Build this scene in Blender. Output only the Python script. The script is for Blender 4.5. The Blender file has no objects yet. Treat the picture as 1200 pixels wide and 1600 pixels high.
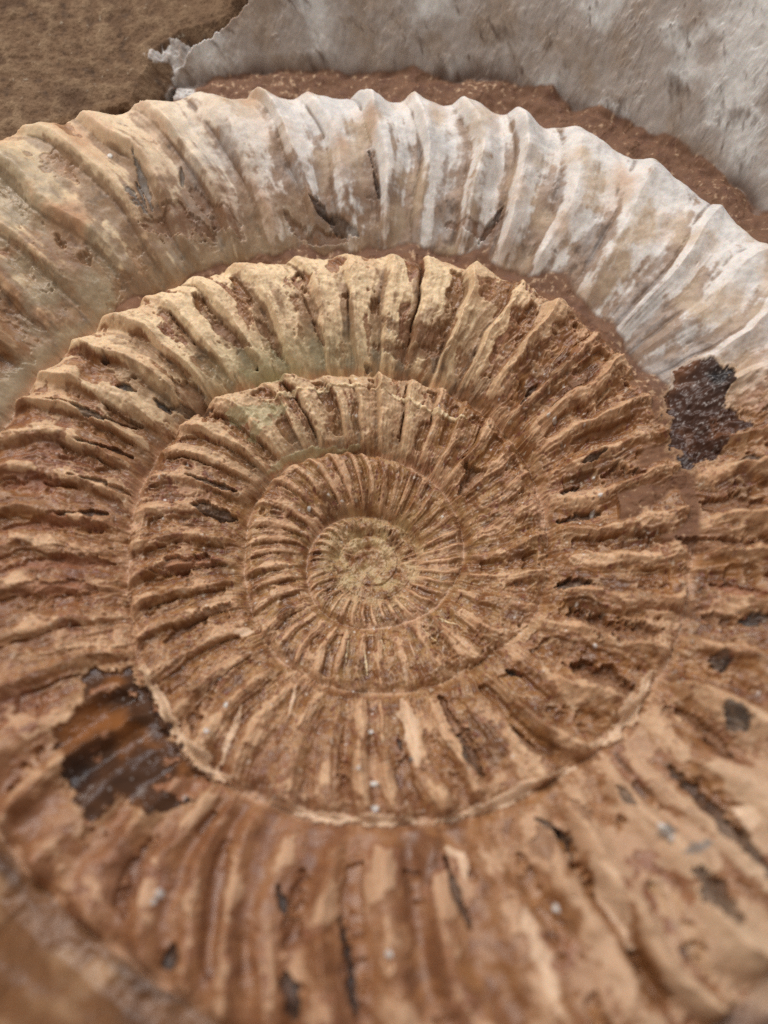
import bpy, math
import numpy as np

# ------------------------------------------------------------------ camera, light, exposure
scene = bpy.context.scene
TILT = math.radians(25.0)
CAM_POS = (0.00250, -0.06350, 0.16128)
cam_data = bpy.data.cameras.new("camera")
cam = bpy.data.objects.new("camera", cam_data)
scene.collection.objects.link(cam)
cam.location = CAM_POS
cam.rotation_euler = (TILT, 0.0, 0.0)
cam_data.sensor_fit = 'VERTICAL'
cam_data.sensor_height = 36.0
cam_data.sensor_width = 27.0
cam_data.lens = 36.0 * 1386.0 / 1600.0
cam_data.clip_start = 0.005
cam_data.clip_end = 20.0
cam_data.dof.use_dof = True
cam_data.dof.focus_distance = 0.170
cam_data.dof.aperture_fstop = 7.0
scene.camera = cam

world = bpy.data.worlds.new("World")
scene.world = world
world.use_nodes = True
bg = world.node_tree.nodes["Background"]
bg.inputs[0].default_value = (1.0, 0.90, 0.80, 1.0)
bg.inputs[1].default_value = 0.39

def area_light(name, loc, target, size, power, colour):
    ld = bpy.data.lights.new(name, 'AREA')
    ld.shape = 'RECTANGLE'
    ld.size, ld.size_y = size
    ld.energy = power
    ld.color = colour
    o = bpy.data.objects.new(name, ld)
    scene.collection.objects.link(o)
    o.location = loc
    d = np.array(target, float) - np.array(loc, float)
    d /= np.linalg.norm(d)
    o.rotation_euler = (math.acos(-d[2]), 0.0, math.atan2(-d[0], d[1]) if abs(d[0]) + abs(d[1]) > 1e-6 else 0.0)
    return o

area_light("ceiling_lamp", (-0.22, 0.27, 0.53), (0, 0.02, 0), (0.48, 0.42), 4.3, (1.0, 0.95, 0.90))
area_light("window_light", (0.25, 0.42, 0.55), (0, 0.05, 0), (0.4, 0.3), 2.0, (0.84, 0.91, 1.0))

scene.view_settings.view_transform = 'Standard'
scene.view_settings.look = 'None'
scene.view_settings.exposure = -0.2
scene.view_settings.gamma = 1.0
scene.view_settings.use_curve_mapping = False
scene.cycles.use_denoising = False
scene.cycles.max_bounces = 4
scene.cycles.diffuse_bounces = 3

# ------------------------------------------------------------------ measured shape of the fossil (metres, angles in radians)
SEAM_START = -0.96651
SEAM_STEP = math.pi / 24
SEAM_LOGR = np.array([-2.2080, -2.2293, -2.2538, -2.2813, -2.3103, -2.3385, -2.3609, -2.3737, -2.3774, -2.3761, -2.3740, -2.3739, -2.3755, -2.3765, -2.3759, -2.3766, -2.3820, -2.3928, -2.4080, -2.4249, -2.4391, -2.4477, -2.4517, -2.4522, -2.4476, -2.4375, -2.4278, -2.4256, -2.4326, -2.4449, -2.4602, -2.4807, -2.5082, -2.5390, -2.5662, -2.5831, -2.5883, -2.5897, -2.5979, -2.6141, -2.6318, -2.6459, -2.6550, -2.6587, -2.6587, -2.6590, -2.6648, -2.6777, -2.6948, -2.7130, -2.7311, -2.7500, -2.7700, -2.7889, -2.8031, -2.8103, -2.8109, -2.8071, -2.8016, -2.7977, -2.7972, -2.8001, -2.8057, -2.8129, -2.8216, -2.8331, -2.8464, -2.8586, -2.8691, -2.8791, -2.8906, -2.9046, -2.9201, -2.9354, -2.9494, -2.9622, -2.9756, -2.9906, -3.0050, -3.0157, -3.0220, -3.0248, -3.0259, -3.0289, -3.0373, -3.0520, -3.0702, -3.0881, -3.1046, -3.1183, -3.1265, -3.1282, -3.1251, -3.1212, -3.1212, -3.1268, -3.1389, -3.1586, -3.1851, -3.2160, -3.2480, -3.2766, -3.2976, -3.3097, -3.3145, -3.3160, -3.3186, -3.3239, -3.3313, -3.3395, -3.3485, -3.3593, -3.3731, -3.3899, -3.4065, -3.4180, -3.4221, -3.4227, -3.4283, -3.4477, -3.4806, -3.5156, -3.5441, -3.5664, -3.5843, -3.5994, -3.6130, -3.6242, -3.6312, -3.6334, -3.6332, -3.6371, -3.6497, -3.6656, -3.6787, -3.6930, -3.7123, -3.7318, -3.7445, -3.7467, -3.7389, -3.7259, -3.7140, -3.7073, -3.7064, -3.7101, -3.7212, -3.7417, -3.7675, -3.7932, -3.8173, -3.8402, -3.8618, -3.8811, -3.8974, -3.9111, -3.9233, -3.9371, -3.9548, -3.9746, -3.9921, -4.0061, -4.0192, -4.0341, -4.0532, -4.0774, -4.1049, -4.1319, -4.1564, -4.1799, -4.2045, -4.2299, -4.2532, -4.2704, -4.2805, -4.2854, -4.2848, -4.2775, -4.2670, -4.2616, -4.2668, -4.2815, -4.3013, -4.3233, -4.3457, -4.3673, -4.3873, -4.4041, -4.4168, -4.4276, -4.4392, -4.4531, -4.4715, -4.4959, -4.5243, -4.5533, -4.5812, -4.6075, -4.6309, -4.6492, -4.6632, -4.6748, -4.6847, -4.6915, -4.6947, -4.6960, -4.6962, -4.6945, -4.6905, -4.6853, -4.6803, -4.6765, -4.6742, -4.6731, -4.6739, -4.6770, -4.6830, -4.6948, -4.7151, -4.7418, -4.7691, -4.7912, -4.8052, -4.8135, -4.8201, -4.8259, -4.8305, -4.8342, -4.8384, -4.8454, -4.8569, -4.8719, -4.8881, -4.9054, -4.9240, -4.9439, -4.9659, -4.9923, -5.0238, -5.0583, -5.0925, -5.1234, -5.1492, -5.1715, -5.1928, -5.2141, -5.2346, -5.2519, -5.2632, -5.2691, -5.2726, -5.2757, -5.2788, -5.2817, -5.2844, -5.2867, -5.2887, -5.2908, -5.2928, -5.2948, -5.2966, -5.2981, -5.2994, -5.3006, -5.3018, -5.3039, -5.3101, -5.3231, -5.3415, -5.3619, -5.3826, -5.4033])
GROOVES = np.array([-1.653, -1.533, -1.413, -1.293, -1.173, -1.053, -0.933, -0.813, -0.693, -0.605, -0.482, -0.366, -0.222, -0.128, -0.006, 0.116, 0.233, 0.351, 0.487, 0.654, 0.832, 0.955, 1.060, 1.165, 1.298, 1.386, 1.527, 1.640, 1.777, 1.916, 2.054, 2.193, 2.332, 2.417, 2.548, 2.641, 2.787, 2.915, 3.042, 3.196, 3.327, 3.422, 3.516, 3.598, 3.717, 3.836, 3.955, 4.080, 4.204, 4.345, 4.480, 4.597, 4.721, 4.845, 4.955, 5.077, 5.164, 5.288, 5.421, 5.555, 5.688, 5.826, 6.035, 6.172, 6.321, 6.459, 6.612, 6.772, 6.911, 7.083, 7.209, 7.334, 7.465, 7.615, 7.764, 7.905, 8.076, 8.243, 8.473, 8.697, 8.817, 9.014, 9.154, 9.318, 9.427, 9.576, 9.694, 9.861, 10.028, 10.195, 10.362, 10.532, 10.679, 10.836, 10.979, 11.146, 11.301, 11.458, 11.601, 11.744, 11.987, 12.096, 12.302, 12.453, 12.596, 12.789, 12.978, 13.140, 13.301, 13.463, 13.663, 13.862, 14.077, 14.294, 14.498, 14.703, 14.914, 15.144, 15.367, 15.582, 15.741, 15.914, 16.078, 16.242, 16.405, 16.558, 16.770, 16.933, 17.085, 17.269, 17.403, 17.537, 17.733, 17.928, 18.124, 18.283, 18.462, 18.641, 18.774, 18.939, 19.104, 19.269, 19.434, 19.599, 19.764, 19.929, 20.094, 20.259, 20.424, 20.589, 20.754, 20.919, 21.084, 21.249, 21.414, 21.579, 21.744, 21.909, 22.074, 22.239, 22.404, 22.569, 22.734, 22.899, 23.064, 23.229, 23.394, 23.559, 23.724, 23.889, 24.054, 24.219, 24.384, 24.549, 24.714, 24.879, 25.044, 25.209, 25.374, 25.539, 25.704, 25.869, 26.034, 26.199, 26.364, 26.529, 26.694, 26.859, 27.024, 27.189, 27.354, 27.519, 27.684, 27.849, 28.014, 28.179, 28.344, 28.509, 28.674, 28.839, 29.004, 29.169, 29.334, 29.499, 29.664, 29.829, 29.994, 30.159, 30.324, 30.489, 30.654, 30.819, 30.984, 31.149, 31.314, 31.479, 31.644, 31.809, 31.974, 32.139, 32.304, 32.469, 32.634, 32.799, 32.964, 33.129, 33.294, 33.459, 33.624, 33.789, 33.954, 34.119, 34.284, 34.449, 34.614, 34.779, 34.944, 35.109, 35.274, 35.439, 35.604, 35.769, 35.934, 36.099, 36.264, 36.429, 36.594, 36.759, 36.924, 37.089, 37.254, 37.419, 37.584, 37.749, 37.914, 38.079, 38.244, 38.409, 38.574, 38.739, 38.904, 39.069, 39.234, 39.399, 39.564, 39.729, 39.894, 40.059, 40.224, 40.389, 40.554, 40.719, 40.884, 41.049, 41.214, 41.379, 41.544, 41.709, 41.874, 42.039, 42.204, 42.369, 42.534, 42.699, 42.864, 43.029, 43.194, 43.359, 43.524, 43.689, 43.854, 44.019, 44.184, 44.349, 44.514, 44.679, 44.844, 45.009, 45.174, 45.339, 45.504, 45.669, 45.834, 45.999, 46.164, 46.329, 46.494, 46.659, 46.824, 46.989, 47.154, 47.319, 47.484, 47.649, 47.814, 47.979, 48.144, 48.309, 48.474, 48.639, 48.804, 48.969, 49.134, 49.299, 49.464, 49.629, 49.794, 49.959, 50.124])
SLANT_PSI = np.arange(-2.0, 20.0, 0.5)
SLANT = np.array([-0.050, -0.050, -0.121, -0.105, -0.075, -0.072, -0.017, 0.017, 0.019, 0.065, -0.045, -0.077, -0.035, -0.027, -0.060, -0.093, -0.047, 0.003, 0.031, 0.054, -0.043, -0.051, 0.012, -0.042, -0.012, -0.029, -0.140, -0.170, -0.068, -0.046, -0.064, -0.033, -0.077, -0.033, 0.038, 0.005, -0.043, -0.023, -0.077, -0.154, -0.057, -0.116, -0.119, -0.050])
FILL_PSI = np.array([-8, -1.2, -0.45, -0.33, 0.1, 0.5, 0.8, 1.05, 1.3, 2, 3, 5.2, 5.9, 6.3, 6.9, 7.3, 7.8, 8.3, 40])
FILL_H = np.array([0, 0, 0.0, 0.0015, 0.0022, 0.0022, 0.0022, 0.0012, 0.0008, 0.0, 0.0, 0.0, 0.001, 0.0015, 0.002, 0.0014, 0.0004, 0, 0])
Y0, Y1, STEP, HALF_W = -0.0750, 0.1071, 0.00016, 0.0637
FAN0, FAN1 = 0.0613, 0.1553
LINES = [
    ([(-0.05923, 0.02362), (-0.05483, 0.02320), (-0.04898, 0.02153), (-0.04425, 0.02170)], 0.00050, "dark", 0.00120),
    ([(-0.05388, 0.01673), (-0.04919, 0.01647), (-0.04454, 0.01580)], 0.00050, "dark", 0.00120),
    ([(-0.05421, 0.01000), (-0.05085, 0.00976), (-0.04799, 0.00975)], 0.00044, "dark", 0.00100),
    ([(-0.04809, 0.00911), (-0.04463, 0.00879)], 0.00069, "brown", 0.00120),
    ([(-0.05506, 0.00250), (-0.04779, 0.00425)], 0.00081, "dark", 0.00120),
    ([(-0.04756, 0.02812), (-0.04419, 0.02788)], 0.00056, "black", 0.00080),
    ([(-0.04091, 0.02721), (-0.03821, 0.02550)], 0.00063, "black", 0.00080),
    ([(-0.03287, 0.00755), (-0.02594, 0.00631)], 0.00113, "dark", 0.00140),
    ([(-0.03454, 0.01261), (-0.02555, 0.01137)], 0.00044, "dark", 0.00100),
    ([(-0.05031, 0.03250), (-0.04943, 0.03250)], 0.00056, "dark", 0.00100),
    ([(-0.01355, 0.04931), (-0.01166, 0.04520), (-0.00926, 0.04100)], 0.00038, "brown", 0.00070),
    ([(-0.03307, 0.04484), (-0.02933, 0.04126), (-0.02393, 0.03880)], 0.00106, "brown", 0.00060),
    ([(-0.02285, 0.04403), (-0.01949, 0.04117), (-0.01778, 0.03846)], 0.00106, "brown", 0.00060),
    ([(-0.00116, 0.03800), (-0.00002, 0.03750)], 0.00050, "dark", 0.00080),
    ([(-0.02272, 0.03600), (-0.02235, 0.03582)], 0.00044, "dark", 0.00080),
    ([(-0.00046, 0.07723), (0.00171, 0.06917)], 0.00038, "dark", 0.00060),
    ([(-0.03734, 0.07137), (-0.03724, 0.06833)], 0.00044, "grey", 0.00060),
    ([(-0.04560, 0.06737), (-0.04371, 0.06300)], 0.00050, "grey", 0.00060),
    ([(0.01838, 0.01750), (0.01968, 0.01461), (0.01788, 0.01272)], 0.00163, "brown", 0.00180),
    ([(0.03318, -0.00850), (0.03658, -0.00800), (0.03906, -0.00824)], 0.00100, "dark", 0.00150),
    ([(0.02356, -0.02350), (0.02622, -0.02473)], 0.00050, "black", 0.00080),
    ([(0.01509, -0.03500), (0.01641, -0.03910), (0.01768, -0.04160)], 0.00094, "black", 0.00080),
    ([(0.00458, -0.03516), (0.00538, -0.03734)], 0.00044, "black", 0.00060),
    ([(-0.01302, -0.05850), (-0.01169, -0.06200)], 0.00069, "black", 0.00100),
    ([(-0.01114, -0.06950), (-0.00935, -0.07482)], 0.00106, "black", 0.00100),
    ([(-0.00394, -0.06276), (-0.00244, -0.06800), (-0.00119, -0.07450)], 0.00063, "black", 0.00100),
    ([(0.01171, -0.05432), (0.01316, -0.06000), (0.01484, -0.06377)], 0.00056, "dark", 0.00100),
    ([(-0.02744, -0.06900), (-0.02690, -0.06650)], 0.00125, "black", 0.00100),
    ([(0.03187, -0.04624), (0.03350, -0.04950)], 0.00113, "brown", 0.00060),
    ([(0.02530, -0.04850), (0.02821, -0.04977), (0.03036, -0.05150), (0.03053, -0.05459)], 0.00050, "black", 0.00060),
    ([(0.02606, -0.04985), (0.02685, -0.05550)], 0.00150, "brown", 0.00050),
    ([(0.03838, -0.04431), (0.04025, -0.04700)], 0.00063, "dark", 0.00060),
    ([(0.04701, -0.04230), (0.05050, -0.04700), (0.05349, -0.05215), (0.05719, -0.05750)], 0.00150, "dark", 0.00120),
    ([(0.04681, -0.05643), (0.05073, -0.06250)], 0.00187, "dark", 0.00100),
    ([(0.05760, -0.02300), (0.05717, -0.02632)], 0.00113, "black", 0.00060),
    ([(0.05606, -0.03233), (0.05778, -0.03650)], 0.00150, "black", 0.00060),
    ([(0.06146, -0.01800), (0.06572, -0.01750)], 0.00100, "black", 0.00060),
    ([(0.06536, 0.01098), (0.06941, 0.01150)], 0.00069, "dark", 0.00060),
    ([(0.03954, 0.01451), (0.04359, 0.01600)], 0.00056, "dark", 0.00080),
    ([(0.02902, 0.02769), (0.03184, 0.03048)], 0.00063, "dark", 0.00080),
    ([(-0.01241, 0.06851), (-0.00801, 0.06600)], 0.00100, "dark", 0.00080),
    ([(-0.01752, 0.06617), (-0.01334, 0.06281), (-0.00498, 0.06300)], 0.00100, "brown", 0.00080),
    ([(-0.01067, 0.06702), (-0.00276, 0.06361)], 0.00088, "dark", 0.00060),
    ([(0.02163, 0.06100), (0.02705, 0.06727)], 0.00050, "dark", 0.00060),
    ([(-0.03820, 0.03112), (-0.03443, 0.02956), (-0.03214, 0.02551)], 0.00213, "brown", 0.00120),
    ([(-0.03858, 0.02650), (-0.03056, 0.02621)], 0.00088, "dark", 0.00060),
    ([(-0.04426, 0.05975), (-0.03656, 0.06255), (-0.03203, 0.06113)], 0.00213, "brown", 0.00060),
    ([(-0.04609, 0.07200), (-0.04274, 0.06289)], 0.00063, "grey", 0.00040),
    ([(0.03311, -0.02333), (0.03907, -0.02618), (0.04375, -0.02924)], 0.00187, "brown", 0.00180),
    ([(0.03576, -0.01369), (0.04192, -0.01783), (0.04907, -0.01867)], 0.00187, "brown", 0.00140),
    ([(-0.03891, -0.00600), (-0.03260, -0.00365), (-0.02688, -0.00281)], 0.00137, "red", 0.00160),
    ([(-0.03522, -0.01922), (-0.02929, -0.01350), (-0.02513, -0.01100)], 0.00100, "brown", 0.00100),
    ([(0.02324, -0.03350), (0.02792, -0.03909)], 0.00088, "brown", 0.00120),
    ([(0.01215, -0.02814), (0.01544, -0.03500), (0.01822, -0.04200)], 0.00088, "brown", 0.00120),
    ([(0.04271, 0.01200), (0.04992, 0.01082)], 0.00113, "brown", 0.00120),
    ([(0.03463, 0.00450), (0.04175, 0.00474)], 0.00075, "dark", 0.00100),
    ([(0.03596, 0.01000), (0.03897, 0.01082)], 0.00063, "dark", 0.00100),
    ([(0.05453, -0.00169), (0.06102, -0.00395), (0.06807, -0.00350)], 0.00125, "brown", 0.00120),
    ([(0.05943, 0.00477), (0.06907, 0.00250)], 0.00187, "brown", 0.00120),
    ([(0.05814, -0.01090), (0.06637, -0.01366)], 0.00125, "red", 0.00100),
    ([(0.05643, -0.01633), (0.06015, -0.01820)], 0.00113, "brown", 0.00100),
    ([(-0.06366, -0.00141), (-0.05565, 0.00150), (-0.04738, 0.00100)], 0.00100, "red", 0.00080),
    ([(-0.06215, -0.00900), (-0.05338, -0.00572), (-0.04565, -0.00517)], 0.00100, "red", 0.00080),
    ([(-0.05948, -0.01250), (-0.05272, -0.01084), (-0.04780, -0.01050)], 0.00113, "red", 0.00080),
    ([(-0.06500, 0.00698), (-0.05619, 0.00850)], 0.00113, "red", 0.00080),
    ([(0.04527, -0.05400), (0.04967, -0.05250)], 0.00075, "grey", 0.00000),
    ([(0.04806, -0.03100), (0.05321, -0.03550), (0.05634, -0.04134)], 0.00100, "brown", 0.00100),
    ([(-0.03560, 0.06768), (-0.03057, 0.06500), (-0.02607, 0.06123)], 0.00163, "brown", 0.00040),
    ([(-0.04695, 0.06536), (-0.04369, 0.06240)], 0.00113, "grey", 0.00040),
    ([(0.01538, 0.06480), (0.02312, 0.06200), (0.02692, 0.06478)], 0.00100, "brown", 0.00040),
    ([(0.00282, 0.04490), (0.00778, 0.04201), (0.01538, 0.04219)], 0.00163, "brown", 0.00040),
    ([(0.00069, 0.04123), (0.00775, 0.03934), (0.01446, 0.03923)], 0.00113, "brown", 0.00050),
    ([(-0.03821, -0.02411), (-0.03430, -0.03037), (-0.02947, -0.03733), (-0.02525, -0.04134), (-0.02162, -0.04281)], 0.00137, "pale", -0.00110),
    ([(0.04655, -0.02582), (0.04396, -0.03033), (0.03964, -0.03559), (0.03560, -0.03800)], 0.00125, "pale", -0.00110),
    ([(0.03322, -0.04050), (0.02657, -0.04300), (0.01833, -0.04700), (0.01063, -0.04866)], 0.00075, "pale", -0.00060),
    ([(0.01054, -0.04900), (0.00125, -0.04865), (-0.00752, -0.04817), (-0.01537, -0.04580)], 0.00075, "pale", -0.00060),
    ([(0.02409, -0.01823), (0.03069, -0.01522)], 0.00150, "tan", -0.00030),
    ([(0.00558, -0.02837), (0.00700, -0.03432), (0.00759, -0.03959)], 0.00106, "pale", -0.00030),
    ([(-0.02173, 0.02862), (-0.01381, 0.03114), (-0.00509, 0.03300), (0.00229, 0.03179)], 0.00050, "cream", -0.00040),
    ([(0.00229, 0.03179), (0.01268, 0.02690), (0.01868, 0.02525)], 0.00050, "cream", -0.00040),
    ([(-0.02363, -0.03984), (-0.02256, -0.03566), (-0.02138, -0.03000)], 0.00050, "pale", -0.00030),
    ([(-0.02379, -0.01635), (-0.02110, -0.01580)], 0.00088, "pale", -0.00030),
    ([(0.00706, -0.01700), (0.00830, -0.02100)], 0.00016, "pale", -0.00030),
    ([(-0.00098, -0.01861), (-0.00040, -0.02373)], 0.00019, "cream", -0.00030),
    ([(-0.00429, -0.02150), (-0.00385, -0.01568)], 0.00016, "cream", -0.00030),
    ([(0.00209, -0.01667), (0.00267, -0.01860)], 0.00019, "cream", -0.00030),
    ([(0.00960, -0.01465), (0.01232, -0.01763)], 0.00019, "cream", -0.00030),
    ([(0.01247, -0.01238), (0.01589, -0.01408)], 0.00019, "cream", -0.00030),
    ([(-0.01259, -0.02559), (-0.01360, -0.03200)], 0.00025, "pale", -0.00030),
    ([(0.01174, -0.05250), (0.01415, -0.05400), (0.01460, -0.05700)], 0.00075, "pale", -0.00040),
    ([(-0.02002, 0.01569), (-0.01663, 0.01925), (-0.01059, 0.02129), (-0.00254, 0.02250)], 0.00056, "olive", -0.00030),
    ([(-0.02315, 0.02139), (-0.01726, 0.02748), (-0.02718, 0.02521)], 0.00163, "olive", 0.00010),
    ([(-0.02547, 0.03500), (-0.01901, 0.03421), (-0.01434, 0.03720)], 0.00163, "olive", -0.00010),
    ([(0.03302, -0.05450), (0.03462, -0.05950), (0.03656, -0.06650)], 0.00125, "pale", -0.00020),
    ([(0.02247, -0.06150), (0.02441, -0.06800), (0.02541, -0.07400)], 0.00113, "pale", -0.00020),
    ([(0.04086, -0.05650), (0.04358, -0.06300), (0.04667, -0.07000)], 0.00150, "tan", -0.00020),
    ([(0.05432, -0.04800), (0.05764, -0.05000)], 0.00137, "pale", -0.00020)]
SPECKS = [
    (0.03492, 0.02350, 0.00063, "white"),
    (0.03361, 0.02416, 0.00050, "white"),
    (0.04186, 0.00768, 0.00063, "white"),
    (0.04082, 0.00521, 0.00050, "white"),
    (0.04147, 0.01196, 0.00050, "white"),
    (0.03980, 0.02100, 0.00038, "white"),
    (-0.01199, 0.00950, 0.00063, "white"),
    (0.01373, 0.00789, 0.00050, "white"),
    (0.02692, -0.06126, 0.00088, "white"),
    (0.00106, -0.04684, 0.00088, "white"),
    (0.00088, -0.04300, 0.00100, "white"),
    (0.00039, -0.03430, 0.00075, "white"),
    (0.04379, -0.05121, 0.00200, "grey"),
    (0.04306, -0.05026, 0.00088, "white"),
    (0.04411, -0.05200, 0.00075, "white"),
    (-0.02956, -0.05925, 0.00100, "white"),
    (-0.03026, -0.06050, 0.00063, "white"),
    (-0.05055, 0.07123, 0.00100, "white"),
    (-0.02847, -0.04550, 0.00088, "white"),
    (-0.02375, -0.03038, 0.00075, "white"),
    (-0.02616, -0.03517, 0.00088, "white"),
    (0.00671, -0.03904, 0.00075, "grey"),
    (0.03837, -0.02037, 0.00063, "white"),
    (0.00314, -0.06700, 0.00075, "white"),
    (-0.00147, -0.04088, 0.00075, "white"),
    (0.02959, 0.02782, 0.00050, "white")]
PATCHES = [
    ([(-0.04558, -0.02500), (-0.04022, -0.02450), (-0.03638, -0.02907), (-0.03224, -0.03585), (-0.02702, -0.04066), (-0.02494, -0.04300), (-0.02821, -0.04650), (-0.03313, -0.04900), (-0.03815, -0.04518), (-0.04173, -0.05050), (-0.04358, -0.04550), (-0.04814, -0.03882), (-0.04982, -0.03528), (-0.04512, -0.03100), (-0.04730, -0.02682)], [(0.07, 0.034, 0.02), (0.21, 0.088, 0.036), (0.036, 0.02, 0.015)]),
    ([(0.05630, 0.03127), (0.06057, 0.03366), (0.06328, 0.02924), (0.06515, 0.02450), (0.06462, 0.02138), (0.06850, 0.01787), (0.06446, 0.01500), (0.06024, 0.01224), (0.05656, 0.01400), (0.05569, 0.02079), (0.05451, 0.02584)], [(0.055, 0.026, 0.018), (0.16, 0.07, 0.036), (0.025, 0.02, 0.02)])]
PATCH_LABELS = ['dark glossy patch of bare shell', 'blackish brown crystalline patch']
CRUST = [(-0.04635, 0.09740), (-0.04071, 0.10179), (-0.03227, 0.10277), (-0.03707, 0.09920), (-0.03940, 0.09799), (-0.04139, 0.09586), (-0.04163, 0.09850), (-0.04544, 0.09634)]
ROCK = [(-0.10995, 0.13871), (-0.02121, 0.15214), (-0.02546, 0.10578), (-0.03008, 0.10260), (-0.03719, 0.10008), (-0.04109, 0.09700), (-0.04233, 0.09300), (-0.04604, 0.08388), (-0.05605, 0.07944), (-0.07148, 0.07411), (-0.08928, 0.06196), (-0.10133, 0.04589)]
ROCK_Z = 0.0360
CRACKS = [([(-0.05039, 0.08521), (-0.04437, 0.08451), (-0.04124, 0.09409)], 0.00094, 0.00900)]
TAU = 2 * math.pi
rng = np.random.default_rng(7)
_ang = rng.random((256, 256)) * TAU
_GX = np.cos(_ang).astype(np.float32); _GY = np.sin(_ang).astype(np.float32)

def gnoise(x, y, seed=0):
    """gradient noise, about -1..1"""
    x = x + 17.37 * seed; y = y - 9.13 * seed
    xf = np.floor(x); yf = np.floor(y)
    fx = (x - xf).astype(np.float32); fy = (y - yf).astype(np.float32)
    xi = xf.astype(np.int64) & 255; yi = yf.astype(np.int64) & 255
    x1 = (xi + 1) & 255; y1 = (yi + 1) & 255
    u = fx * fx * fx * (fx * (fx * 6 - 15) + 10); v = fy * fy * fy * (fy * (fy * 6 - 15) + 10)
    a = _GX[xi, yi] * fx + _GY[xi, yi] * fy
    b = _GX[x1, yi] * (fx - 1) + _GY[x1, yi] * fy
    c = _GX[xi, y1] * fx + _GY[xi, y1] * (fy - 1)
    d = _GX[x1, y1] * (fx - 1) + _GY[x1, y1] * (fy - 1)
    return (a + u * (b - a) + v * ((c + u * (d - c)) - (a + u * (b - a)))) * 1.5

def fbm(x, y, wave, octv, seed, gain=0.5):
    s = 0.0; a = 1.0; t = 0.0
    for i in range(octv):
        s = s + a * gnoise(x / wave, y / wave, seed + i * 3)
        t += a; a *= gain; wave *= 0.5
    return s / t

def sstep(a, b, x):
    t = np.clip((x - a) / (b - a), 0, 1)
    return t * t * (3 - 2 * t)

def mix(a, b, t):
    return a + (b - a) * t

def cmix(c, new, t):
    return c + (np.asarray(new, np.float32) - c) * t[:, None]

def smax(a, b, k):
    h = np.clip(0.5 + 0.5 * (a - b) / k, 0, 1)
    return b + (a - b) * h + k * h * (1 - h)

# ---- the sheet of sample points: a fan a little wider than the view, points about 0.19 mm apart
def axis(a, b, step, pad, padstep):
    core = np.arange(a, b, step)
    out = np.cumsum(np.linspace(step, padstep, int(2 * pad / (step + padstep))))
    return np.concatenate([(a - out)[::-1], core, b + out])

ROWS = axis(Y0, Y1, STEP, 0.022, STEP * 4)
S = axis(-1.0, 1.0, STEP / HALF_W, 0.24, STEP / HALF_W * 4)
YY, SS = np.meshgrid(ROWS, S, indexing='ij')
XX = SS * np.clip(FAN0 + FAN1 * YY, 0.03, 1) + 0.0025
NR, NC = XX.shape
x = XX.ravel(); y = YY.ravel()
r0 = np.hypot(x, y); t0 = np.arctan2(x, y)
top = y / np.maximum(r0, 1e-6)          # +1 towards the far side, -1 near side

# ---- spiral coordinates: psi runs along the tube (clockwise, inwards), u across it (0 inner seam, 1 outer seam)
PSI_G = SEAM_START + np.arange(len(SEAM_LOGR)) * SEAM_STEP
_keep = PSI_G < 26.0
_last = SEAM_LOGR[_keep][-1]
_ext = np.arange(1.0, 40.0, 1.0)
_pg = np.concatenate([np.linspace(SEAM_START - TAU, SEAM_START - SEAM_STEP, 47), PSI_G[_keep], PSI_G[_keep][-1] + _ext])
_lg = np.concatenate([np.interp(np.linspace(SEAM_START, SEAM_START + TAU - SEAM_STEP, 47), PSI_G, SEAM_LOGR) + math.log(1.72), SEAM_LOGR[_keep],
                      _last - 0.085 * _ext])

def seam_r(p):
    return np.exp(np.interp(p, _pg, _lg))

wx = fbm(x, y, 0.006, 3, 1) * 0.0005 * sstep(0.0, 0.03, r0)
rw = r0 + wx
psi = np.zeros_like(x); rin = np.zeros_like(x); rout = np.full_like(x, 1.0)
for n in range(-1, 9):
    p = t0 + TAU * n
    Ro = seam_r(p); Ri = seam_r(p + TAU)
    m = (rw <= Ro) & (rw > Ri)
    psi[m] = p[m]; rin[m] = Ri[m]; rout[m] = Ro[m]
m = rout > 0.9
psi[m] = t0[m] + TAU * 8; rin[m] = 0; rout[m] = np.maximum(rw[m], 1e-4) * 1.01
far = m & (r0 > 0.05)
psi[far] = t0[far] - TAU; rin[far] = seam_r(t0[far]); rout[far] = rin[far] * 1.72
W = rout - rin
u = np.clip((rw - rin) / W, 0, 1)
whorl = np.clip(np.floor((psi + math.pi * 0.52) / TAU), -1, 4).astype(int)
topA = (whorl == 0) * sstep(0.3, 0.7, top) * (psi > -math.pi)
core = sstep(22.0, 40.0, psi + 2.0 * fbm(x, y, 0.003, 2, 3))
worn = sstep(0.0105, 0.0075, r0 + 0.003 * fbm(x, y, 0.004, 2, 4))          # the worn centre
isO = (psi < -math.pi) & (r0 > 0.06)
nearO = (psi < -1.75) & (psi >= -math.pi) & (r0 > 0.04)
isO = isO | nearO

mid_ = sstep(0.05, 0.015, r0)
lower = sstep(-0.015, -0.045, y) * sstep(0.02, 0.045, r0)
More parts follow.
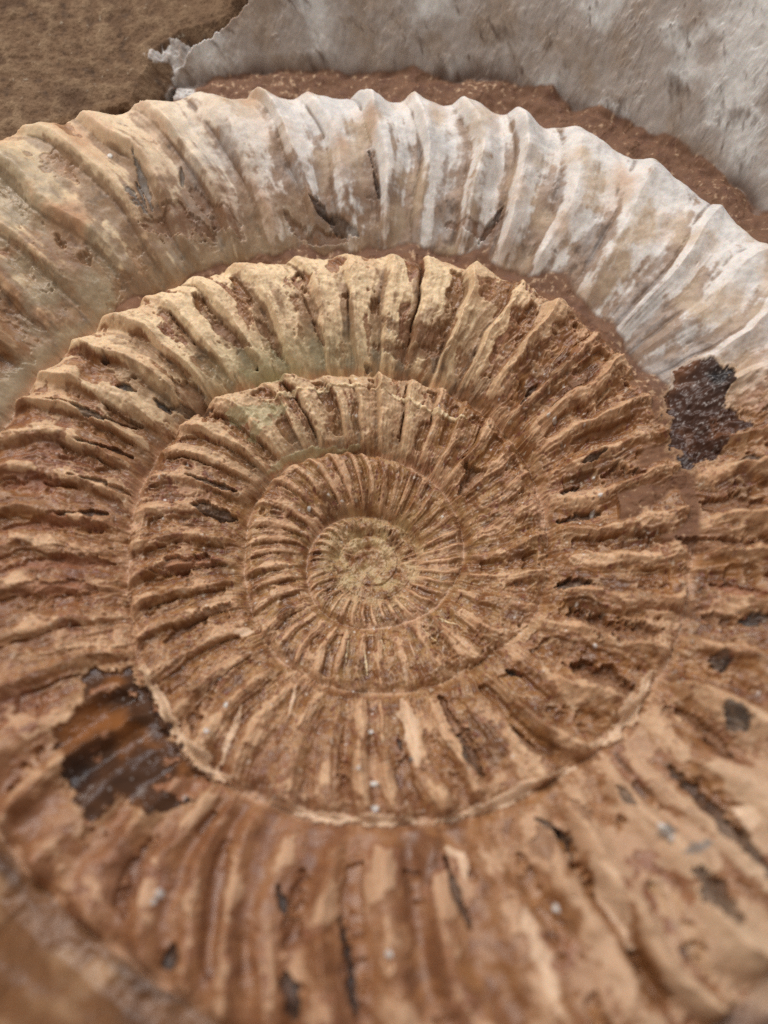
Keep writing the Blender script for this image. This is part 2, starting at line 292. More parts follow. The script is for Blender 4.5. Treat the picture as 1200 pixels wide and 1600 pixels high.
# ---- ribs
sl = np.interp(psi, SLANT_PSI, SLANT)
uc = u - 0.5
psic = psi - sl * uc - (-0.03) * (uc * uc * 4 - 0.4)
psic = psic + gnoise(x / 0.014, y / 0.014, 5) * 0.028 + gnoise(x / 0.004, y / 0.004, 6) * 0.013 * (1 - topA) * (1 - 0.8 * lower)
ph = np.interp(psic, GROOVES, np.arange(len(GROOVES)))
ribi = np.floor(ph).astype(int); pf = ph - ribi
spacing = np.interp(psi, GROOVES[:-1], np.diff(GROOVES)) * r0
per_rib = rng.random(len(GROOVES) + 2)
rv = per_rib[np.clip(ribi, 0, len(GROOVES))]
CR = 0.24
saw = np.where(pf < CR, sstep(-0.02, CR, pf), (np.clip((1 - pf) / (1 - CR), 0, 1)) ** 1.5)
sym = 1 - np.abs(np.sin(math.pi * (pf - CR))) ** 0.9
sawness = sstep(-0.35, 0.35, -np.sin(t0 - math.pi * 0.25))
rib = mix(sym, saw, sawness * 0.85)
blunt = np.clip(0.40 * topA + 0.6 * lower, 0, 0.7)
rib = mix(rib, 0.5 + 0.5 * np.cos(TAU * (pf - CR)), blunt)
ribfade = sstep(0.02, 0.16, u) * (1 - 0.85 * sstep(0.95, 1.0, u))
ribfade *= (1 - isO) * (1 - 0.8 * worn) * (0.6 + 0.7 * rv)
amp = 0.29 * np.minimum(spacing, 0.0105)
# rib relief is weak on the worn white shell at the upper right
weak = sstep(0.35, 0.9, psi) * (1 - sstep(1.2, 1.5, psi))
amp = amp * (1 - 0.45 * weak) * (1 + 0.15 * topA) * (1 + 0.30 * lower)
brk = np.clip(0.90 + 1.35 * fbm(x, y, 0.009, 3, 8), 0.12, 1.6)
rib_z = amp * ribfade * (rib - 0.35) * mix(1.0, brk, 0.95 - 0.45 * sstep(0.3, 0.8, top)) * (1 - 0.3 * mid_)

# ---- whorl section
hgt = 0.09 + 0.15 * sstep(0.05, 0.85, top)
prof = (1 - np.abs(1 - u) ** 3.2) * (1 - u ** 11)
wz = W * hgt * prof
wall = np.clip(u - 0.085, 0, 0.75) / 0.75
wzO = W * 0.62 * (1 - (1 - wall) ** 1.7)
wz = np.where(isO, np.where(nearO, wzO * 0.8, wzO), wz)
wz = wz * (1 - 0.55 * worn)
base = 0.3 * rw - 0.0010 * (1 - core) * (0.6 + 0.4 * sstep(-0.4, 0.5, top)) * np.exp(-(np.minimum(u, 1 - u) * W / 0.0010) ** 2)
z = base + wz + rib_z

# ---- sediment packed in the seams
seam_out = (1 - u) * W                   # distance to outer seam
seam_in = u * W
fillamt = np.interp(psi, FILL_PSI, FILL_H)          # fill above the outer seam of the tube at psi
fill_at_in = np.interp(psi + TAU, FILL_PSI, FILL_H)
zf_out = 0.3 * rout + fillamt
zf_in = 0.3 * rin + fill_at_in
fn = fbm(x, y, 0.011, 4, 40, 0.45) * 0.0026
zfill = np.where(u > 0.5, zf_out - seam_out * 0.15, zf_in + seam_in * 0.2) + fn
zfill = np.where((u > 0.5) & (fillamt < 0.0003) | (u <= 0.5) & (fill_at_in < 0.0003), -1.0, zfill)
fillm = sstep(-0.0003, 0.0004, zfill - z)
z = np.where(zfill > -0.5, smax(z, zfill, 0.0005), z)
seamline = sstep(0.008, 0.012, r0) * np.exp(-(np.minimum(seam_in * 1.3, seam_out) / (0.0011 * np.clip(r0 / 0.03, 0.35, 1))) ** 2) * (1 - core)

# ---- region weights
cream_top = sstep(0.45, 0.95, top)
A_white = (whorl == 0) * sstep(-1.0, -0.1, psi) * (1 - sstep(1.05, 1.35, psi))
A_tan = (whorl == 0) * (1 - sstep(-0.45, -0.05, psi))
B_cream = (whorl == 1) * sstep(4.7, 5.6, psi) * (1 - sstep(6.6, 7.1, psi))
C_cream = (whorl == 2) * sstep(11.2, 11.8, psi) * (1 - sstep(12.8, 13.1, psi))
nearright = sstep(0.01, 0.07, x) * sstep(0.01, 0.07, -y)
leftred = sstep(0.02, 0.07, -x) * (1 - sstep(0.01, 0.05, y)) * sstep(-0.07, -0.03, y)
botleft = sstep(0.035, -0.01, x) * sstep(-0.025, -0.05, y)
mid = 1 - sstep(0.012, 0.05, r0)

n_a = fbm(x, y, 0.011, 3, 80); n_b = fbm(x, y, 0.0035, 4, 83, 0.6); n_c = fbm(x, y, 0.0012, 3, 88, 0.6); n_d = fbm(x, y, 0.02, 2, 95)
n_e = fbm(x, y, 0.0007, 2, 97, 0.7)
# ---- relief: broken crust on the rib crests, scooped furrows, cracks, streaks along the ribs
smooth = np.clip(0.9 * A_white + 0.65 * A_tan + 0.45 * B_cream + 0.75 * isO + 0.35 * leftred + 0.65 * (whorl == 0) * sstep(-0.03, -0.055, y) + 0.3 * lower, 0, 0.9)
crumb = (1 - smooth) * (1 - 0.85 * fillm)
notO = (1 - isO) * (1 - core)
lowA = (whorl == 0) * sstep(-0.025, -0.05, y)
streak = (1 - 0.4 * lowA) * (gnoise(ph * 6.0, u * 1.8 + whorl * 7.3, 11) * 0.6 + gnoise(ph * 13.0, u * 3.0 + whorl * 3.1, 12) * 0.4) * notO
sg = gnoise(ph * 2.3 + n_a, u * 1.5 + whorl * 3.7, 14) * notO
f6 = fbm(x, y, 0.0060, 3, 20)
f2 = fbm(x, y, 0.0022, 3, 23)
f1 = fbm(x, y, 0.0010, 2, 26)
rid = 1 - np.abs(fbm(x + 0.0006 * f2, y + 0.0006 * f6, 0.0034, 3, 30)) * 2.2
sizek = np.clip(spacing / 0.006, 0.4, 1.15)
lines = sstep(0.86, 0.99, 1 - np.abs(gnoise(ph * 3.1 + 0.5 * f6, u * 2.6 + whorl * 5.7, 13))) * sstep(-0.2, 0.3, f6 + 0.6 * f2) * notO
crest = sstep(0.25, 0.85, rib) * np.clip(ribfade * 1.2, 0, 1)
# furrows: scooped where the crust has fallen out
hn = gnoise(ribi * 3.71 + 0.4 * f6, u * 2.1 + 0.37 * ribi, 15)
furrow = (1 - sstep(0.12, 0.5, rib)) * sstep(0.10, 0.22, u) * (1 - sstep(0.82, 0.95, u)) * notO
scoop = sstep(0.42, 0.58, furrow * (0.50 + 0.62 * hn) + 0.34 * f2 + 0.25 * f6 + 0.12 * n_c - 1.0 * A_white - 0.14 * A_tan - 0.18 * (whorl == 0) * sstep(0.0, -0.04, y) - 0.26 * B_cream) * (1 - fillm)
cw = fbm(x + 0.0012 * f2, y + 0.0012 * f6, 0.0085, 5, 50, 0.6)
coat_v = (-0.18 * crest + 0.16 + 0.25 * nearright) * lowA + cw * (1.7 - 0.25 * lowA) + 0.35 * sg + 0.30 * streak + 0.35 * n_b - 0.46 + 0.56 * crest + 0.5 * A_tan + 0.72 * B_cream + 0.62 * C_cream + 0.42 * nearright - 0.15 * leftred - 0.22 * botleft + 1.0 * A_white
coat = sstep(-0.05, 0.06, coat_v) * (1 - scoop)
thin = sstep(-0.36, -0.22, coat_v + 0.2 * n_c) * (1 - scoop)
coat = np.maximum(coat, A_white * 0.9)
cw2 = fbm(x, y, 0.0031, 4, 60, 0.6)
coat2 = sstep(0.12, 0.18, cw2 + 0.15 * crest) * (1 - scoop) * (1 - fillm)
pn = fbm(x, y, 0.0016, 2, 70)
pit = sstep(0.45, 0.62, pn + 0.10 * f6) * crumb
torn = (np.exp(-((coat_v - 0.03) / 0.045) ** 2) + 0.7 * np.exp(-((coat_v + 0.27 + 0.2 * n_c) / 0.04) ** 2)) * (1 - A_white) * (1 - isO) * (1 - fillm) * sstep(-0.3, 0.3, n_b + n_c) * (0.2 + 0.8 * crumb)
fine = sizek * (crumb * (f2 * (0.00040 + 0.00035 * mid_) + rid * 0.00022 + streak * 0.00040 + lines * 0.00026) + (0.25 + 0.75 * crumb) * f1 * 0.00014)
fine = fine + sizek * (torn * 0.00012 + thin * 0.00014 + coat * (1 - fillm) * 0.00022 + coat2 * 0.00016 * crumb - pit * 0.00035 - scoop * (0.0005 + 0.0006 * rv))
z = z + worn * (0.0010 * fbm(x, y, 0.0036, 4, 36, 0.6) + 0.0003 * rid) + sizek * f6 * 0.0006 + fine

# ---- colour (surface albedo)
C = np.empty((len(x), 3), np.float32)
C[:] = (0.185, 0.082, 0.036)
C = cmix(C, (0.31, 0.155, 0.070), sstep(-0.35, 0.45, n_b + 0.4 * n_a + 0.5 * sg))
C = cmix(C, (0.105, 0.046, 0.023), sstep(0.05, 0.45, n_a - 0.5 * n_b - 0.3 * sg) * 0.75)
C = cmix(C, (0.215, 0.083, 0.048), leftred * sstep(-0.3, 0.4, n_a + 0.4 * n_b) * 0.7)
C = cmix(C, (0.22, 0.10, 0.058), botleft * 0.5)
C = cmix(C, (0.33, 0.225, 0.105), mid * sstep(-0.3, 0.5, n_b) * 0.5)
thinc = np.empty_like(C); thinc[:] = (0.315, 0.170, 0.095)
thinc = cmix(thinc, (0.25, 0.115, 0.070), sstep(-0.2, 0.4, n_a))
C = mix(C, thinc, (thin * 0.75)[:, None])
C = cmix(C, (0.13, 0.045, 0.032), sstep(0.22, 0.5, n_c) * 0.6 * crumb)
C = cmix(C, (0.50, 0.37, 0.25), sstep(0.30, 0.6, -n_c) * 0.5 * thin)
C = cmix(C, (0.14, 0.062, 0.030), sstep(0.05, 0.5, streak) * 0.5 * crumb)
coatc = np.empty_like(C); coatc[:] = (0.46, 0.275, 0.165)
coatc = cmix(coatc, (0.61, 0.41, 0.265), sstep(-0.3, 0.5, n_b + 0.4 * sg))
coatc = cmix(coatc, (0.72, 0.56, 0.37), np.clip(A_tan + B_cream + 0.85 * C_cream, 0, 1) * sstep(-0.6, 0.2, n_a + 0.4 * sg) * 0.9)
coatc = cmix(coatc, (0.70, 0.655, 0.615), A_white * sstep(-0.7, 0.25, n_a + 0.3 * sg + 0.2) * sstep(-0.75, -0.1, psi))
coatc = cmix(coatc, (0.44, 0.275, 0.18), lowA * 0.6)
coatc = cmix(coatc, (0.56, 0.42, 0.295), np.clip(nearright * 0.8, 0, 0.8))
coatc = cmix(coatc, (0.74, 0.58, 0.39), B_cream * 0.5)
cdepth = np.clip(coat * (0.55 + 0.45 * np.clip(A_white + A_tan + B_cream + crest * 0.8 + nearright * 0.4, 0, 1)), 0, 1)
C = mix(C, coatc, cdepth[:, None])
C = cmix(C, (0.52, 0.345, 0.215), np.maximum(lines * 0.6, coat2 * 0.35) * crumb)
C = cmix(C, (0.60, 0.42, 0.275), torn * 0.55)
C = cmix(C, (0.13, 0.040, 0.030), sstep(0.24, 0.42, n_c + 0.2 * n_b) * 0.60 * crumb)
C = cmix(C, (0.60, 0.50, 0.39), sstep(0.36, 0.55, -n_c + 0.25 * n_e) * 0.55 * crumb)
rough = 0.38 + 0.17 * coat + 0.05 * thin + 0.08 * n_b - 0.06 * scoop
# pale shell stained brown and grey in the furrows and towards its inner seam
gl = np.maximum(sstep(0.52, 0.97, pf), sstep(0.12, 0.0, pf)) * np.clip(1.25 - 0.75 * u, 0, 1)
shellm = np.clip(A_white + A_tan + B_cream + 0.5 * C_cream, 0, 1)
stain = shellm * sstep(-0.02, 0.36, n_b * 0.5 + 0.45 * sg + 0.4 * streak + 0.25 * n_c + (0.75 - 0.25 * B_cream) * (0.36 - u) + 0.62 * gl + 0.12 * A_tan)
C = cmix(C, (0.235, 0.135, 0.076), stain * 0.85)
C = cmix(C, (0.11, 0.072, 0.052), shellm * sstep(0.30, 0.62, 0.8 * n_b + 0.7 * (0.3 - u) + 0.40 * gl + 0.3 * streak - 0.3 * n_c) * 0.75)
gline = np.exp(-(np.minimum(pf, 1 - pf) / (0.022 + 0.03 * (1 - u))) ** 2) * sstep(-0.25, 0.2, n_a + 0.8 * n_b + 0.5 * (0.5 - u)) * sstep(0.05, 0.15, u) * shellm
C = cmix(C, (0.15, 0.085, 0.05), gline * 0.75)
z = z - gline * 0.0003
rough = rough - 0.1 * stain
C = cmix(C, (0.52, 0.40, 0.28), A_white * sstep(0.0, 0.5, -n_a + 0.4 * n_b + 0.3 * sg) * 0.6)
C = cmix(C, (0.42, 0.41, 0.41), A_white * sstep(0.0, 0.6, n_a - 0.4 * n_b + 0.3 * streak) * 0.5)
mott = (whorl == 0) * sstep(0.15, -0.1, psi) * sstep(0.55, 0.25, u) * sstep(-0.25, 0.25, n_b + 0.4 * n_c)
C = cmix(C, (0.215, 0.12, 0.072), mott * 0.75); rough = rough - 0.1 * mott
glass = (whorl == 0) * sstep(-0.62, -0.85, psi) * sstep(-0.3, 0.2, n_a + 0.4 * n_b)
C = cmix(C, (0.36, 0.29, 0.20), glass * 0.75); rough = mix(rough, 0.3, glass * 0.8)
C = cmix(C, (0.50, 0.40, 0.235), sstep(0.0135, 0.006, r0) * sstep(-0.4, 0.5, n_b + 0.5 * n_c) * 0.6)
# olive grey bloom in the seam at the upper left
olive = np.exp(-(((x + 0.020) / 0.020) ** 2 + ((y - 0.043) / 0.016) ** 2)) * sstep(0.45, 0.1, u)
C = cmix(C, (0.44, 0.40, 0.25), olive * 0.6)
# outer whorl
oa_, ob_ = t0 * 0.10, u * W * 2.0
o_d = fbm(oa_, ob_, 0.022, 4, 171, 0.55); o_a = fbm(oa_ + 0.3 * ob_, ob_, 0.007, 4, 175, 0.6); o_b = fbm(oa_ * 2.2 + 1.1 * ob_, ob_ * 0.7, 0.0032, 3, 179, 0.6)
Oc = np.empty_like(C); Oc[:] = (0.41, 0.355, 0.32)
fur = gnoise((t0 + 3.0 * r0) * 70.0 + 2.0 * n_b, r0 / 0.010, 101) * 0.6 + gnoise((t0 + 3.0 * r0) * 180.0 + n_b, r0 / 0.005, 102) * 0.4
Oc = cmix(Oc, (0.64, 0.62, 0.60), sstep(-0.05, 0.3, o_d * 1.2 + 0.4 * o_a))
Oc = cmix(Oc, (0.33, 0.25, 0.19), sstep(0.0, 0.4, -o_d + 0.5 * o_a) * 0.8)
Oc = cmix(Oc, (0.17, 0.125, 0.10), sstep(0.05, 0.6, 0.15 * fur + 1.0 * o_a + 0.5 * o_b + 0.3 * o_d + 1.4 * (0.15 - u)) * 0.7)
Oc = cmix(Oc, (0.12, 0.075, 0.055), sstep(0.36, 0.55, o_b + 0.3 * o_a) * 0.6)
On = np.empty_like(C); On[:] = (0.17, 0.085, 0.043)
lay = gnoise(t0 * 6.0, r0 / 0.0035, 103)
On = cmix(On, (0.075, 0.038, 0.022), sstep(0.0, 0.6, lay + 0.6 * n_a) * 0.8)
On = cmix(On, (0.42, 0.27, 0.165), sstep(0.05, 0.5, n_a - 0.5 * lay) * 0.7)
Oc = mix(On, Oc, sstep(-0.02, 0.03, y)[:, None]) * 0.95
C = np.where((isO & ~nearO)[:, None], Oc, C); C = np.where(nearO[:, None], On, C)
Ocrev = np.exp(-((u * W - 0.088 * W - 0.0003 * n_b - 0.0030 * n_a) / 0.0012) ** 2) * (isO & ~nearO)
C = cmix(C, (0.10, 0.055, 0.036), Ocrev * 0.85)
z = z - Ocrev * 0.0010 + np.where(isO & ~nearO, fur * 0.00006 + 0.0006 * o_d + 0.0004 * o_a, 0.0) + np.where(nearO, lay * 0.0008 + 0.0014 * n_a + 0.0006 * n_b, 0.0)
# sediment
fillc = np.empty_like(C); fillc[:] = (0.165, 0.082, 0.045)
fillc = cmix(fillc, (0.14, 0.066, 0.040), sstep(-0.1, 0.5, n_b)); fillc = cmix(fillc, (0.42, 0.28, 0.18), sstep(0.2, 0.6, n_c + 0.4 * n_a))
fillm = fillm * (1 - core)
C = mix(C, fillc, fillm[:, None]); rough = mix(rough, 0.8, fillm)
# pale dust line along the seams
dust = seamline * sstep(-0.25, 0.35, 1.2 * n_a + 0.8 * n_b + 0.4 * n_c + 0.05 - 1.1 * fillm)
C = cmix(C, (0.58, 0.38, 0.26), dust * 0.62 * (1 - 0.8 * isO))
C = cmix(C, (0.14, 0.08, 0.05), pit * 0.45)

# ---- single features seen on the specimen: worn slots with their shade painted dark, dark shell, pale crust, crystals
def window(cx, cy, rad):
    return np.nonzero((np.abs(x - cx) < rad) & (np.abs(y - cy) < rad))[0]

def seg_dist(i, pts):
    best = np.full(len(i), 1e9); 
    for (ax, ay), (bx, by) in zip(pts[:-1], pts[1:]):
        dx, dy = bx - ax, by - ay
        tt = np.clip(((x[i] - ax) * dx + (y[i] - ay) * dy) / (dx * dx + dy * dy + 1e-12), 0, 1)
        best = np.minimum(best, np.hypot(x[i] - ax - tt * dx, y[i] - ay - tt * dy))
    return best

def along(i, pts):
    (ax, ay), (bx, by) = pts[0], pts[-1]
    dx, dy = bx - ax, by - ay
    return np.clip(((x[i] - ax) * dx + (y[i] - ay) * dy) / (dx * dx + dy * dy + 1e-12), 0, 1)

def poly_dist(i, pts):
    P = np.array(pts); inside = np.zeros(len(i), bool); d = np.full(len(i), 1e9)
    for a, b in zip(P, np.roll(P, -1, axis=0)):
        dx, dy = b - a
        tt = np.clip(((x[i] - a[0]) * dx + (y[i] - a[1]) * dy) / (dx * dx + dy * dy + 1e-12), 0, 1)
        d = np.minimum(d, np.hypot(x[i] - a[0] - tt * dx, y[i] - a[1] - tt * dy))
        c = ((a[1] > y[i]) != (b[1] > y[i])) & (x[i] < (b[0] - a[0]) * (y[i] - a[1]) / (b[1] - a[1] + 1e-15) + a[0])
        inside ^= c
    return np.where(inside, -d, d)

part = np.zeros(len(x), int); micro = np.ones(len(x))
TONES = {"black": (0.025, 0.022, 0.022), "dark": (0.065, 0.038, 0.026), "brown": (0.19, 0.095, 0.052), "grey": (0.17, 0.15, 0.135),
         "pale": (0.72, 0.53, 0.38), "cream": (0.72, 0.57, 0.38), "white": (0.62, 0.59, 0.56), "pink": (0.56, 0.36, 0.27),
         "olive": (0.42, 0.37, 0.23), "red": (0.27, 0.12, 0.07), "tan": (0.50, 0.33, 0.20)}
def polyline_mask(pts, wd, rag=0.9, taper=True):
    P = np.array(pts); c = (P.max(0) + P.min(0)) / 2; rad = np.ptp(P, axis=0).max() / 2 + wd * 2
    i = window(c[0], c[1], rad)
    d = seg_dist(i, pts)
    a = along(i, pts); w_ = wd * np.clip(1 + 0.9 * gnoise(x[i] / 0.0035, y[i] / 0.0035, 120), 0.3, 1.7) * (np.clip(np.sin(math.pi * (0.1 + 0.8 * a)), 0.3, 1) if taper and len(pts) > 1 else 1.0)
    return i, sstep(0.15, -0.15, (d - w_) / wd + rag * (n_c[i] * 0.9 + n_b[i] * 0.5))

for pts, wd, tone, depth in LINES:
    i, mk = polyline_mask(pts, wd)
    k = 0.9 if tone in ("black", "dark", "cream", "white", "grey") else 0.75
    C[i] = cmix(C[i], TONES[tone], mk * k * np.clip(0.9 + 0.5 * n_b[i] + 0.4 * n_c[i], 0.3, 1.0))
    z[i] -= mk * depth
    if tone == 'pale' and wd > 0.0007: z[i] -= mk * 0.8 * fine[i]; micro[i] *= 1 - 0.7 * mk
    if depth > 0: rough[i] = mix(rough[i], 0.5, mk)
for cx, cy, rad, tone in SPECKS:
    i = window(cx, cy, rad * 2.5)
    d = np.hypot(x[i] - cx, y[i] - cy) / rad / 0.6 + 0.9 * n_c[i] + 0.5 * n_b[i]
    mk = sstep(1.15, 0.75, d)
    C[i] = cmix(C[i], TONES[tone], mk * 0.9); z[i] += mk * rad * 0.25; rough[i] = mix(rough[i], 0.3, mk)
# scattered tiny crystals
sp = gnoise(x / 0.0009, y / 0.0009, 140)
sm = sstep(0.74, 0.88, sp + 0.18 * n_a) * crumb
C = cmix(C, (0.66, 0.60, 0.55), sm * 0.75); rough = mix(rough, 0.25, sm)
PATCH_FLAKE = (0.24, 0.6)
for j, (pts, tones) in enumerate(PATCHES):
    P = np.array(pts); c = (P.max(0) + P.min(0)) / 2
    i = window(c[0], c[1], np.ptp(P, axis=0).max() / 2 + 0.004)
    d = poly_dist(i, pts) + (0.0018, 0.0034)[j] * n_b[i] + 0.0009 * n_c[i] + (0.001, 0.003)[j] * n_a[i]
    flake = sstep(PATCH_FLAKE[j], PATCH_FLAKE[j] + 0.04, fbm(x[i] + 0.002 * n_b[i], y[i] + 0.001 * n_c[i], 0.0075, 4, 150 + j, 0.5))
    mk = sstep(0.00012, -0.00012, d) * (1 - flake)
    rim = np.exp(-((d - 0.0005) / 0.0005) ** 2)
    C[i] = cmix(C[i], TONES["tan"], rim * 0.4); z[i] += rim * 0.00015
    cc = np.empty((len(i), 3), np.float32); cc[:] = tones[0]
    cc = cmix(cc, tones[1], sstep(0.0, 0.4, n_a[i] + 0.25 * n_b[i])); cc = cmix(cc, tones[2], sstep(0.1, 0.5, -n_a[i] + 0.3 * n_b[i]))
    C[i] = mix(C[i], cc, mk[:, None]); z[i] -= mk * (0.0003 + (0.75, 0.1)[j] * fine[i] - (0.0, 0.0005)[j] * rid[i])
    C[i] = cmix(C[i], TONES["red"], flake * sstep(0.0004, -0.0004, d) * 0.45)
    rough[i] = mix(rough[i], (0.24, 0.36)[j], mk); z[i] += mk * rib_z[i] * (0.45, 0.2)[j]
    gs = sstep((0.5, 0.3)[j], 0.55, n_e[i] + 0.3 * n_c[i]) * mk  # sparkle painted into the patch colour as pale specks
    C[i] = cmix(C[i], (0.40, 0.36, 0.34), gs * 0.7)
    micro[i] *= 1 - mk
    part[i] = np.where(mk > 0.5, 10 + j, part[i])
NPATCH = len(PATCHES)
# white crust
P = np.array(CRUST); c = (P.max(0) + P.min(0)) / 2
i = window(c[0], c[1], 0.03)
d = poly_dist(i, CRUST) + 0.0016 * n_b[i] + 0.001 * n_c[i]
crust_i, crust_m = i, sstep(0.0002, -0.0003, d)
# rock
P = np.array(ROCK)
d = poly_dist(np.arange(len(x)), ROCK) + 0.0008 * n_b
rk = sstep(0.0004, -0.0004, d)
edge = np.clip(-d / 0.004, 0, 1)
g1 = fbm(x, y, 0.004, 5, 160, 0.62); g2 = fbm(x, y, 0.0013, 3, 166, 0.6)
zr = ROCK_Z + 0.22 * (y - 0.09) - 0.03 * (x + 0.08) + g1 * 0.0009 + g2 * 0.00022 - 0.004 * (1 - edge)
z = mix(z, zr, rk)
rc = np.empty_like(C); rc[:] = (0.225, 0.132, 0.075)
rc = cmix(rc, (0.36, 0.235, 0.14), sstep(-0.2, 0.5, g1 - 0.3 * n_b)); rc = cmix(rc, (0.13, 0.08, 0.052), sstep(0.1, 0.6, -g1 + 0.5 * g2))
rc = cmix(rc, (0.50, 0.40, 0.29), sstep(0.42, 0.6, g2 + 0.2 * n_b)); rc = cmix(rc, (0.30, 0.185, 0.11), sstep(0.1, 0.5, n_a) * 0.7); rc = cmix(rc, (0.12, 0.065, 0.038), sstep(0.05, 0.5, -n_a + 0.4 * n_b) * 0.6)
C = mix(C, rc * 0.68, rk[:, None]); rough = mix(rough, 0.95, rk)
part = np.where(rk > 0.5, 3, np.where((part == 0) & (fillm > 0.5) & ~isO, 1, part))
C[crust_i] = cmix(C[crust_i], (0.58, 0.55, 0.53), crust_m * np.clip(0.75 + n_b[crust_i], 0.3, 1)); z[crust_i] += crust_m * (0.0003 + 0.0003 * n_c[crust_i])
part[crust_i] = np.where(crust_m > 0.5, 2, part[crust_i])
for pts, wd, depth in CRACKS:
    i, mk = polyline_mask(pts, wd, 0.3)
    z[i] -= mk * depth
    if tone == 'pale' and wd > 0.0007: z[i] -= mk * 0.8 * fine[i]; micro[i] *= 1 - 0.7 * mk
    C[i] = cmix(C[i], (0.05, 0.035, 0.028), mk * 0.8)

POS = np.stack([x, y, z], 1)
G3 = POS.reshape(NR, NC, 3)
dv = np.gradient(G3, axis=0); du = np.gradient(G3, axis=1)
NRM = np.cross(du, dv).reshape(-1, 3); NRM /= np.linalg.norm(NRM, axis=1, keepdims=True) + 1e-12
lum = C.mean(1, keepdims=True)
C = np.clip(lum + (C - lum) * (1.12 - 0.12 * (A_white + (isO & ~nearO)))[:, None], 0.004, 1)
C = C * (1 + micro * (0.15 * n_e * (0.4 + 0.6 * crumb) + 0.14 * n_c))[:, None]
COL = np.concatenate([np.clip(C, 0.005, 0.85), np.clip(rough, 0.15, 0.95)[:, None]], 1)
idx = np.arange(NR * NC).reshape(NR, NC)
FACES = np.stack([idx[:-1, :-1], idx[:-1, 1:], idx[1:, 1:], idx[1:, :-1]], -1).reshape(-1, 4)
f0 = FACES[:, 0]
FPART = part[f0]; FWHORL = whorl[f0]
isrib = (pf < 0.6) & (u > 0.05) & (u < 0.965) & ~isO & (psi < 25.0) & (worn < 0.5)
FRIB = np.where(isrib, ribi, -1)[f0]
_rk = np.where(FRIB >= 0, (FWHORL + 1) * 1000 + FRIB, 0)
_cnt = np.bincount(np.where(FPART == 0, _rk, 0), minlength=_rk.max() + 1)
FRIB[_cnt[_rk] < 150] = -1
FFILL = ((whorl == 0) & (u > 0.5))[f0]

# ------------------------------------------------------------------ build meshes
col = scene.collection

def make_material(name, bump, grain, scale, spec, sss):
    m = bpy.data.materials.new(name)
    m.use_nodes = True
    nt = m.node_tree
    b = nt.nodes["Principled BSDF"]
    at = nt.nodes.new("ShaderNodeVertexColor"); at.layer_name = "colour"
    tc = nt.nodes.new("ShaderNodeTexCoord")
    n1 = nt.nodes.new("ShaderNodeTexNoise"); n1.inputs["Scale"].default_value = scale
    n1.inputs["Detail"].default_value = 6.0; n1.inputs["Roughness"].default_value = 0.65
    n2 = nt.nodes.new("ShaderNodeTexNoise"); n2.inputs["Scale"].default_value = scale * 2.3
    n2.inputs["Detail"].default_value = 4.0; n2.inputs["Roughness"].default_value = 0.7
    nt.links.new(tc.outputs["Object"], n1.inputs["Vector"])
    nt.links.new(tc.outputs["Object"], n2.inputs["Vector"])
    mr = nt.nodes.new("ShaderNodeMapRange")
    mr.inputs["From Min"].default_value = 0.25; mr.inputs["From Max"].default_value = 0.75
    mr.inputs["To Min"].default_value = 1.0 - grain; mr.inputs["To Max"].default_value = 1.0 + grain
    nt.links.new(n1.outputs[0], mr.inputs["Value"])
    mul = nt.nodes.new("ShaderNodeVectorMath"); mul.operation = 'SCALE'
    nt.links.new(at.outputs["Color"], mul.inputs[0])
    nt.links.new(mr.outputs[0], mul.inputs["Scale"])
    nt.links.new(mul.outputs[0], b.inputs["Base Color"])
    rr = nt.nodes.new("ShaderNodeMapRange")
    rr.inputs["To Min"].default_value = -0.12; rr.inputs["To Max"].default_value = 0.12
    nt.links.new(n2.outputs[0], rr.inputs["Value"])
    ad = nt.nodes.new("ShaderNodeMath"); ad.operation = 'ADD'; ad.use_clamp = True
    nt.links.new(at.outputs["Alpha"], ad.inputs[0]); nt.links.new(rr.outputs[0], ad.inputs[1])
    nt.links.new(ad.outputs[0], b.inputs["Roughness"])
    bp = nt.nodes.new("ShaderNodeBump"); bp.inputs["Strength"].default_value = bump
    bp.inputs["Distance"].default_value = 0.0003
    nt.links.new(n2.outputs[0], bp.inputs["Height"])
    nt.links.new(bp.outputs[0], b.inputs["Normal"])
    b.inputs["Specular IOR Level"].default_value = spec
    b.inputs["Subsurface Weight"].default_value = sss
    b.inputs["Subsurface Radius"].default_value = (1.0, 0.45, 0.2)
    b.inputs["Subsurface Scale"].default_value = 0.0008
    return m

MATS = {
    "fossil": make_material("fossil_calcite", 0.15, 0.10, 2600.0, 0.45, 0.2),
    "shell": make_material("bare_dark_shell", 0.10, 0.08, 2600.0, 0.35, 0.0),
    "rock": make_material("brown_rock", 0.8, 0.22, 1800.0, 0.3, 0.0),
}

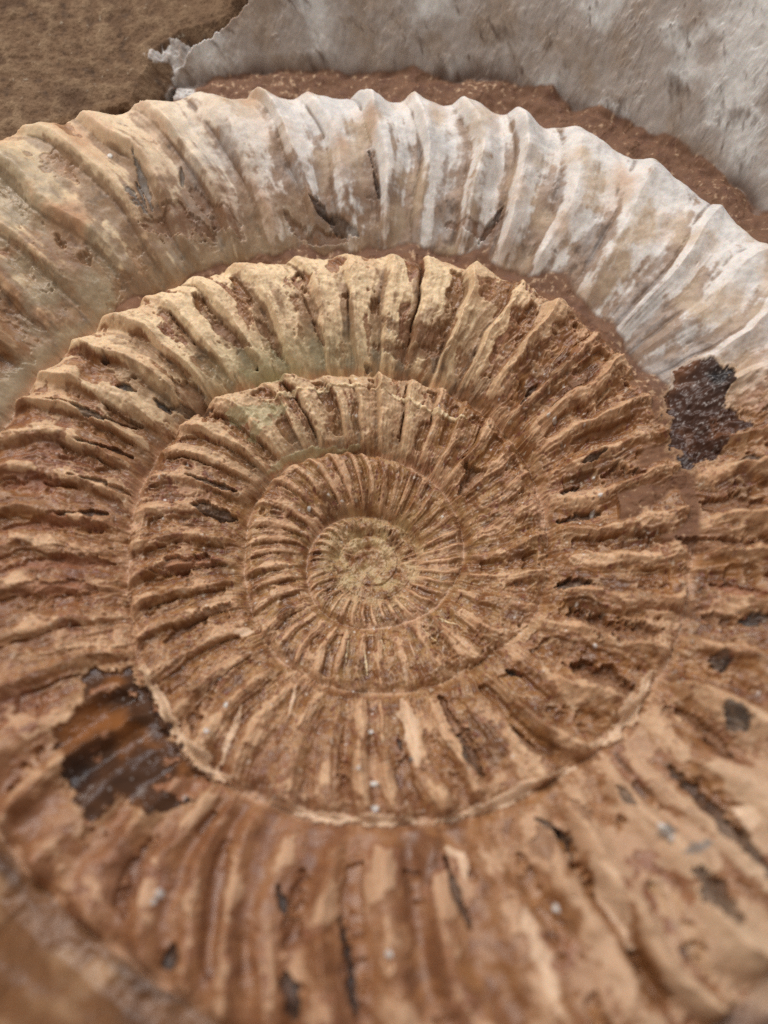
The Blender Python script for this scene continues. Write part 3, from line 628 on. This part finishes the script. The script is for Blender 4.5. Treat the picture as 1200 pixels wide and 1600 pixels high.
def build(name, faces, mat, parent=None):
    if len(faces) == 0:
        return None
    vi, inv = np.unique(faces.ravel(), return_inverse=True)
    me = bpy.data.meshes.new(name)
    nf = len(faces)
    me.vertices.add(len(vi)); me.loops.add(nf * 4); me.polygons.add(nf)
    me.vertices.foreach_set("co", POS[vi].astype(np.float32).ravel())
    me.loops.foreach_set("vertex_index", inv.astype(np.int32).ravel())
    me.polygons.foreach_set("loop_start", np.arange(0, nf * 4, 4, dtype=np.int32))
    me.polygons.foreach_set("use_smooth", np.ones(nf, dtype=bool))
    me.update(calc_edges=True)
    ca = me.color_attributes.new("colour", 'FLOAT_COLOR', 'POINT')
    ca.data.foreach_set("color", COL[vi].astype(np.float32).ravel())
    me.normals_split_custom_set_from_vertices(NRM[vi])
    me.materials.append(MATS[mat])
    o = bpy.data.objects.new(name, me)
    col.objects.link(o)
    o.parent = parent
    return o

ammonite = bpy.data.objects.new("ammonite", None)
col.objects.link(ammonite)
ammonite["label"] = "large ribbed spiral ammonite fossil, brown and cream, filling the picture"
ammonite["category"] = "fossil"

whorl_labels = {
    -1: "smooth greyish outer whorl along the upper edge",
    0: "broad ribbed whorl with whitish cream shell",
    1: "ribbed brown whorl with dark slots beside its ribs",
    2: "narrower brown ribbed whorl near the middle",
    3: "small finely ribbed inner whorl",
    4: "tiny worn yellowish centre of the spiral",
}
whorls = {}
for k in range(-1, 5):
    fs = FACES[(FPART == 0) & (FWHORL == k) & (FRIB < 0)]
    w = build("whorl", fs, "fossil", ammonite)
    if w is None:
        continue
    w["label"] = whorl_labels[k]
    whorls[k] = w
for k in whorls:
    m = (FPART == 0) & (FWHORL == k)
    for i in np.unique(FRIB[m & (FRIB >= 0)]):
        fs = FACES[m & (FRIB == i)]
        build("rib", fs, "fossil", whorls[k])
for j in range(NPATCH):
    fs = FACES[FPART == 10 + j]
    o = build("shell_patch", fs, "shell", whorls[0])
    if o: o["label"] = PATCH_LABELS[j]
o = build("sediment_fill", FACES[(FPART == 1) & FFILL], "fossil", ammonite)
if o: o["label"] = "reddish brown sediment band above the white ribs"
o = build("sediment_fill", FACES[(FPART == 1) & ~FFILL], "fossil", ammonite)
if o: o["label"] = "reddish brown sediment in the groove below the white ribs"
o = build("mineral_crust", FACES[FPART == 2], "fossil", ammonite)
if o: o["label"] = "small whitish mineral crust"
o = build("rock", FACES[FPART == 3], "rock")
o["label"] = "rough grainy brown rock behind the whitish ribs, above the dark gap"
o["category"] = "rock"
